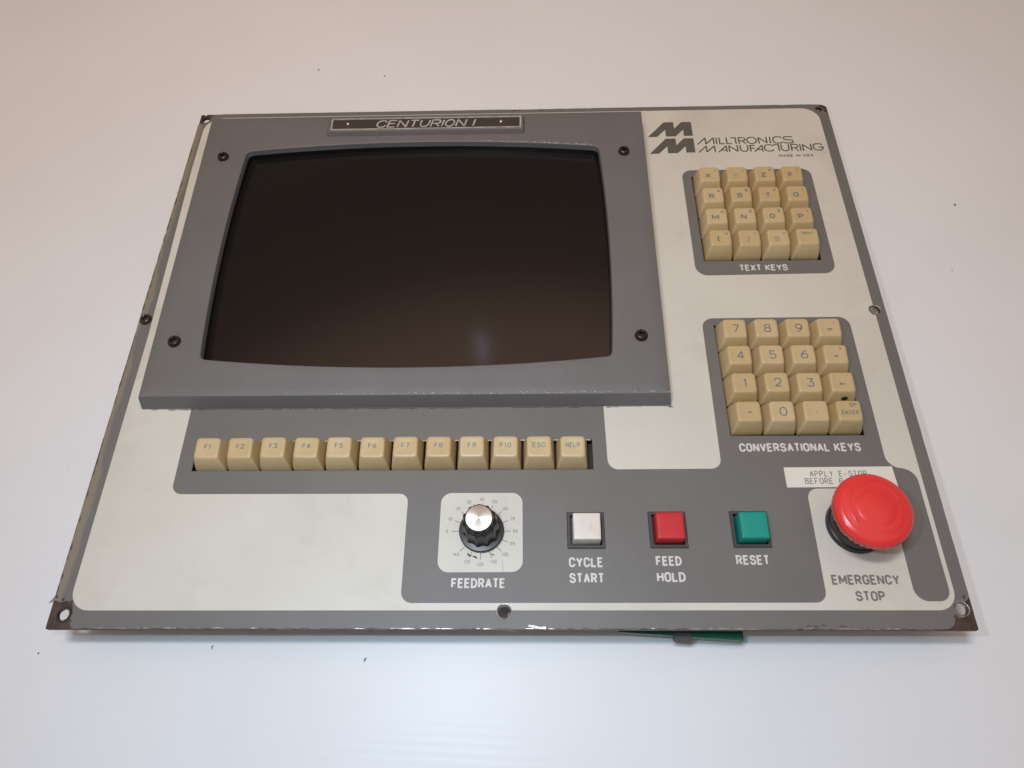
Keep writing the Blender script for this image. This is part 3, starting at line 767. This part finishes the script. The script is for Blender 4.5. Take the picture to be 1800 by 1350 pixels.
def key(cx_, cy_, legs, matl='legend', label=None):
    o = bpy.data.objects.new('key_cap', KM); COL.objects.link(o); o.parent = root
    o.location = (cx_ * MM, cy_ * MM, random.uniform(-.35, .25) * MM)
    o.rotation_euler = (radians(random.uniform(-.7, .7)), radians(random.uniform(-.7, .7)), radians(random.uniform(-.8, .8)))
    if label: o['label'] = label
    for (s, x, y, h, gw, wt) in legs:
        bf = Buf()
        text(bf, s, x, y, h, gw=gw, wt=wt, rad=.4, track=.3, zf=ktop, center=True)
        bf.make('key_legend', M[matl], o)
    return o
for i, s in enumerate(['F1', 'F2', 'F3', 'F4', 'F5', 'F6', 'F7', 'F8', 'F9', 'F10', 'ESC', 'HELP']):
    key(-171.5 + 19.05 * i, -290.1, [(s, 0, .1, 3.0, 1.75 if len(s) < 4 else 1.35, .15)], label='key marked ' + s)
TX = [140.9 + 19.05 * i for i in range(4)]; TY = [-82.7 - 19.05 * i for i in range(4)]
tk = [['X I', 'Y J', 'Z K', 'F L'], ['R A', 'S B', 'T C', 'G )'], ['M H', 'N D', 'O E', 'P ('], ['[ U', '] V', 'S W', 'SHIFT']]
worn = {'Y J', '] V', 'S W'}
for r_, row in enumerate(tk):
    for c_, s in enumerate(row):
        if s == 'SHIFT': legs = [('SHIFT', .4, 2.2, 2.0, .9, .22)]; lb = 'key marked SHIFT'
        else:
            a, b2 = s.split(' '); legs = [(a, -1.0, -2.4, 4.0, 3.0, .2), (b2, 3.9, 2.6, 2.3, 1.5, .2)]; lb = 'key marked %s and small %s' % (a, b2)
        key(TX[c_], TY[r_], legs, 'faint' if s in worn else 'legend', lb)
CX = [140.4 + 19.1 * i for i in range(4)]; CY = [-211.4 - 19.1 * i for i in range(4)]
ck = [['7', '8', '9', '= /'], ['4', '5', '6', '+ *'], ['1', '2', '3', "< '"], ['-', '0', '.', 'ENTER SP']]
for r_, row in enumerate(ck):
    for c_, s in enumerate(row):
        if s == 'ENTER SP': legs = [('ENTER', .3, -1.8, 2.6, 1.25, .16), ('SP', 2.6, 3.0, 2.3, 1.5, .17)]; lb = 'key marked SP and ENTER'
        elif ' ' in s:
            a, b2 = s.split(' '); legs = [(a, .2, -2.4, 3.6, 3.0, .14), (b2, 3.2, 2.6, 2.6, 1.8, .14)]
            lb = {'=': 'key marked = and /', '+': 'key marked + and *', '<': 'key with a left arrow and a black spot on its front'}[a]
        else: legs = [(s, .6, -2.3, 5.6, 3.6 if s not in '.-' else 3.0, .125)]; lb = 'key marked ' + s
        kk = key(CX[c_], CY[r_], legs, 'legend', lb)
        if s == "< '":
            me = mesh('black_spot', [(1.1 + 1.9 * cos(t), -8.02 + .42 * sin(t) - .0, 6.6 + 1.35 * sin(t)) for t in [2 * pi * q / 18 for q in range(18)]], [tuple(range(18))])
            link('black_spot', me, M['well'], kk)
# wells under the keys
for (x0, x1, y0, y1) in ((-184, 51, -300, -279), (130.4, 209.4, -151, -72), (130.2, 209, -279.4, -200.4)):
    V = [(x0, y0, -6), (x1, y0, -6), (x1, y1, -6), (x0, y1, -6), (x0, y0, -2.5), (x1, y0, -2.5), (x1, y1, -2.5), (x0, y1, -2.5)]
    F = [(0, 1, 2, 3), (0, 4, 5, 1), (1, 5, 6, 2), (2, 6, 7, 3), (3, 7, 4, 0)]
    link('key_well', mesh('key_well', V, F), M['well'], root)
    # bright slivers of the switch frame at the back of each opening
for (x0, x1, y) in ((-182, 49.5, -280.6), (132, 208, -201.6), (132, 208, -73.4)):
    me = loft('key_well_rail', [[(x0, y - .3, -.9), (x1, y - .3, -.9), (x1, y + .5, -.9), (x0, y + .5, -.9)], [(x0, y - .3, .05), (x1, y - .3, .05), (x1, y + .5, .05), (x0, y + .5, .05)]], M['steel'], root)

# ------------------------------------------------------------------ feed rate knob
def flute(k, a):
    if k < 5 or k > 8: return 1
    d = abs(((a * 11 / (2 * pi)) + .10) % 1 - .5) * 2      # 0 in the scallop, 1 on the ridge
    return 1.02 - .09 * (1 - min(1, d * 1.18) ** 2.2)
kn = lathe('rotary_knob', [(12.0, .4), (12.3, 1.0), (12.3, 2.3), (11.9, 2.8), (9.2, 3.1), (9.9, 3.3), (9.7, 10), (9.3, 17.6), (8.9, 18.6), (7.9, 19.2), (7.7, 20.2), (7.6, 22.0), (7.35, 22.6), (7.1, 22.7)],
           M['black'], root, (KX + .3, KY, 0), 144, rmod=flute, ang=32)
kn['label'] = 'black fluted feedrate knob with bright metal face'
lathe('knob_face', [(7.0, 22.72), (6.95, 22.95), (6.6, 23.0), (.02, 22.97)], M['alu'], kn, (0, 0, 0), 96, ang=30)
for a in (-112, -90, -68, 22, 110):
    t = radians(a)
    lathe('knob_dimple', [(.5, 0), (.4, .25), (.1, .35)], M['black'], kn, (8.15 * cos(t), 8.15 * sin(t), 20.0), 10)

# ------------------------------------------------------------------ three square push buttons
for (x, y), mt, lb in zip(BTN, ('whiteb', 'redb', 'green'), ('worn white cycle start button', 'red feed hold button', 'green reset button')):
    fr = [[(px, py, z) for px, py in rrect(h_, h_, r_, 3)] for h_, r_, z in ((10.3, .5, -.2), (10.3, .5, .55), (9.9, .4, .9), (8.6, .3, .9), (8.4, .3, -3.5))]
    b0 = loft('push_button', fr, M['blackm'], root, (x, y, 0), cap=True, ang=30); b0['label'] = lb
    cpv = [[(px, py, z + .01 * py) for px, py in rrect(h_, h_, r_, 5)] for h_, r_, z in ((7.5, .6, -3), (7.4, .6, 8.0), (7.28, .65, 8.45), (7.0, .75, 8.75), (6.6, .8, 8.82), (3.5, .8, 8.78))]
    loft('button_cap', cpv, M[mt], b0, (.15, -.2, 0), cap=True, ang=50)

# ------------------------------------------------------------------ emergency stop
EX, EY = 191.0, -332.6
es = lathe('emergency_stop_button', [(15.9, 0), (15.9, 1.6), (15.4, 3.2), (14.7, 3.6), (14.6, 8), (14.2, 9.5), (12.4, 10.5), (11.6, 24.5)], M['black'], root, (EX, EY, .02), 64, ang=35)
es['label'] = 'red mushroom emergency stop button on a black collar'
def grip(k, a): return 1 + (.012 * (1 if (a * 40 / (2 * pi)) % 1 < .5 else -1) if k in (2, 3) else 0)
lathe('mushroom_head', [(11.4, 16.8), (17.5, 16.6), (19.0, 17.2), (19.75, 19.0), (20.1, 20.8), (20.1, 22.0), (19.6, 23.4), (18.4, 24.6), (16.9, 25.3), (16.3, 25.42), (16.0, 25.44), (15.4, 25.6),
                        (13.0, 26.2), (10.6, 26.72), (10.3, 26.70), (10.0, 26.86), (7, 27.3), (3, 27.6), (.05, 27.65)], M['red'], es, (0, 0, 2.3), 160, rmod=grip, ang=50)
# curved turn arrows moulded in the head
def ez(r): return 28.45 - (r - 13.0) * .24
for q in range(3):
    a0 = radians(20 + 120 * q); V = []; F = []; n_ = 14
    for i in range(n_ + 1):
        t = i / n_; a = a0 + radians(78) * t; wd = (.35 + 1.4 * t) if t < .82 else 2.6 * (1 - t) / .18 + .05
        for rr, dz in ((13.1 - wd / 2, -.05), (13.1 - wd / 2 + .15, .13), (13.1 + wd / 2 - .15, .13), (13.1 + wd / 2, -.05)):
            V.append((rr * cos(a), rr * sin(a), ez(rr) + dz))
    for i in range(n_):
        for j in range(3):
            s = i * 4 + j; F.append((s, s + 1, s + 5, s + 4))
    me = mesh('turn_arrow', V, F); fix_normals(me); link('turn_arrow', me, M['redm'], es, smooth=True)

# label tape
tape = fillet([(158.0, -310.7), (219.6, -310.4), (219.0, -298.2), (158.1, -298.6)])
lt = extrude([tape], .045, .28, 'label_tape', M['label'], root); lt['label'] = 'cream typed label tape partly under the stop button'
for s, x, y, n_ in (('APPLY E-STOP', 172.0, -304.3, 0), ('BEFORE P', 168.6, -308.7, 0)):
    bf = Buf(); xx = x
    for c in s:
        if c != ' ': text(bf, c, xx, y, 3.6, gw=1.75, wt=.12, rad=.3, zf=lambda x, y: .31)
        xx += 2.72
    bf.make('typed_lettering', M['ink'], lt)

# ------------------------------------------------------------------ things below the plate
# green board hangs askew under the front edge
V = [(60, -386.9, -11.3), (126.5, -390.3, -16.6), (126.5, -330, -13.4), (60, -330, -9.6)]
V2 = [(x, y, z - 1.6) for x, y, z in V]
pc = link('circuit_board', mesh('circuit_board', V + V2, [(0, 1, 2, 3), (7, 6, 5, 4), (0, 4, 5, 1), (1, 5, 6, 2), (2, 6, 7, 3), (3, 7, 4, 0)], [0, 0, 1, 1, 0, 0]), [M['pcb'], M['pcbedge']], root)
fix_normals(pc.data)
def zpc(x, y): return -11.3 + (-17.0 + 11.3) * (x - 60) / 66.5 + (y + 388.8) * .06 + .12
b_ = Buf()
for k in range(22):
    x = 101 + k * 1.15; b_.ribbon([(x, -388.9 - (x - 60) * .058 + .9), (x + .1, -385.5)], .35, zf=zpc)
b_.make('solder_tracks', M['solder'], pc)['kind'] = 'stuff'
V = [(89.5, -389.6, -13.2), (99.0, -390.3, -13.6), (99.0, -380, -13.2), (89.5, -380, -12.8)]
V2 = [(x, y + (-.9 if k < 2 else 0), z - 5.2) for k, (x, y, z) in enumerate(V)]
cn = link('board_connector', mesh('board_connector', V + V2, [(0, 1, 2, 3), (7, 6, 5, 4), (0, 4, 5, 1), (1, 5, 6, 2), (2, 6, 7, 3), (3, 7, 4, 0)]), M['blackm'], pc)
fix_normals(cn.data)
def housing(x0, x1, y0, y1, lift):
    zb = lambda y: -(14 - TILT * y) / cos(TILT) + lift
    r0 = [(x0, y0, zb(y0)), (x1, y0, zb(y0)), (x1, y1, zb(y1)), (x0, y1, zb(y1))]; r1 = [(x, y, -6.05) for x, y, z in r0]
    loft('rear_housing', [r0, r1], M['box'], root, cap=True, capb=True)
housing(-180, 46, -352, -285, .15); housing(134, 206, -276, -204, .15); housing(134, 206, -148, -75, .15); housing(-185, 62, -235, -55, .15)

# ------------------------------------------------------------------ crumbs on the sheet
def crumb(x, y, sx, sy, rz_, label, tail=False):
    bm = bmesh.new(); bmesh.ops.create_icosphere(bm, subdivisions=2, radius=1)
    rn = random.Random(int(x * 7 + y))
    for v in bm.verts:
        v.co *= rn.uniform(.72, 1.2); v.co.x *= sx * MM * .85; v.co.y *= sy * MM * .85; v.co.z = (v.co.z + .7) * min(sx, sy) * .6 * MM
        if tail: v.co.x += (v.co.y / (sy * MM)) ** 2 * sx * MM * 1.2
    zmin = min(v.co.z for v in bm.verts)
    for v in bm.verts: v.co.z -= zmin - 1e-5
    me = bpy.data.meshes.new('crumb'); bm.to_mesh(me); bm.free(); me.materials.append(M['crumb'])
    o = bpy.data.objects.new('crumb', me); COL.objects.link(o); o.rotation_euler = (0, 0, rz_)
    p = W(x, y, 0); o.location = (x * MM, y * MM, 0); o['label'] = label; o['category'] = 'crumb'; o['group'] = 'dark crumbs on the white sheet'
crumb(-160.5, 64.3, .75, .7, 0, 'round black crumb on the white sheet behind the panel, left of the nameplate')
crumb(-104.5, 55.5, .75, .6, .4, 'dark crumb on the white sheet just behind the panel, nearest the nameplate')
crumb(-77.0, -399.2, .45, 1.5, -.45, 'black comma shaped crumb on the sheet in front of the panel', True)
crumb(-162.5, -392.9, .35, 1.3, -.3, 'thin curled dark crumb at the edge of the panel shadow, front left', True)
crumb(-259.0, -396.3, .65, .5, .2, 'small dark crumb on the sheet by the front left corner of the panel')
crumb(322.0, -88.5, .8, .75, 0, 'grey crumb on the sheet to the right of the text keys')
crumb(305.0, -146.0, .5, .45, 0, 'faint tiny crumb on the sheet right of the panel, nearer the camera than the other')
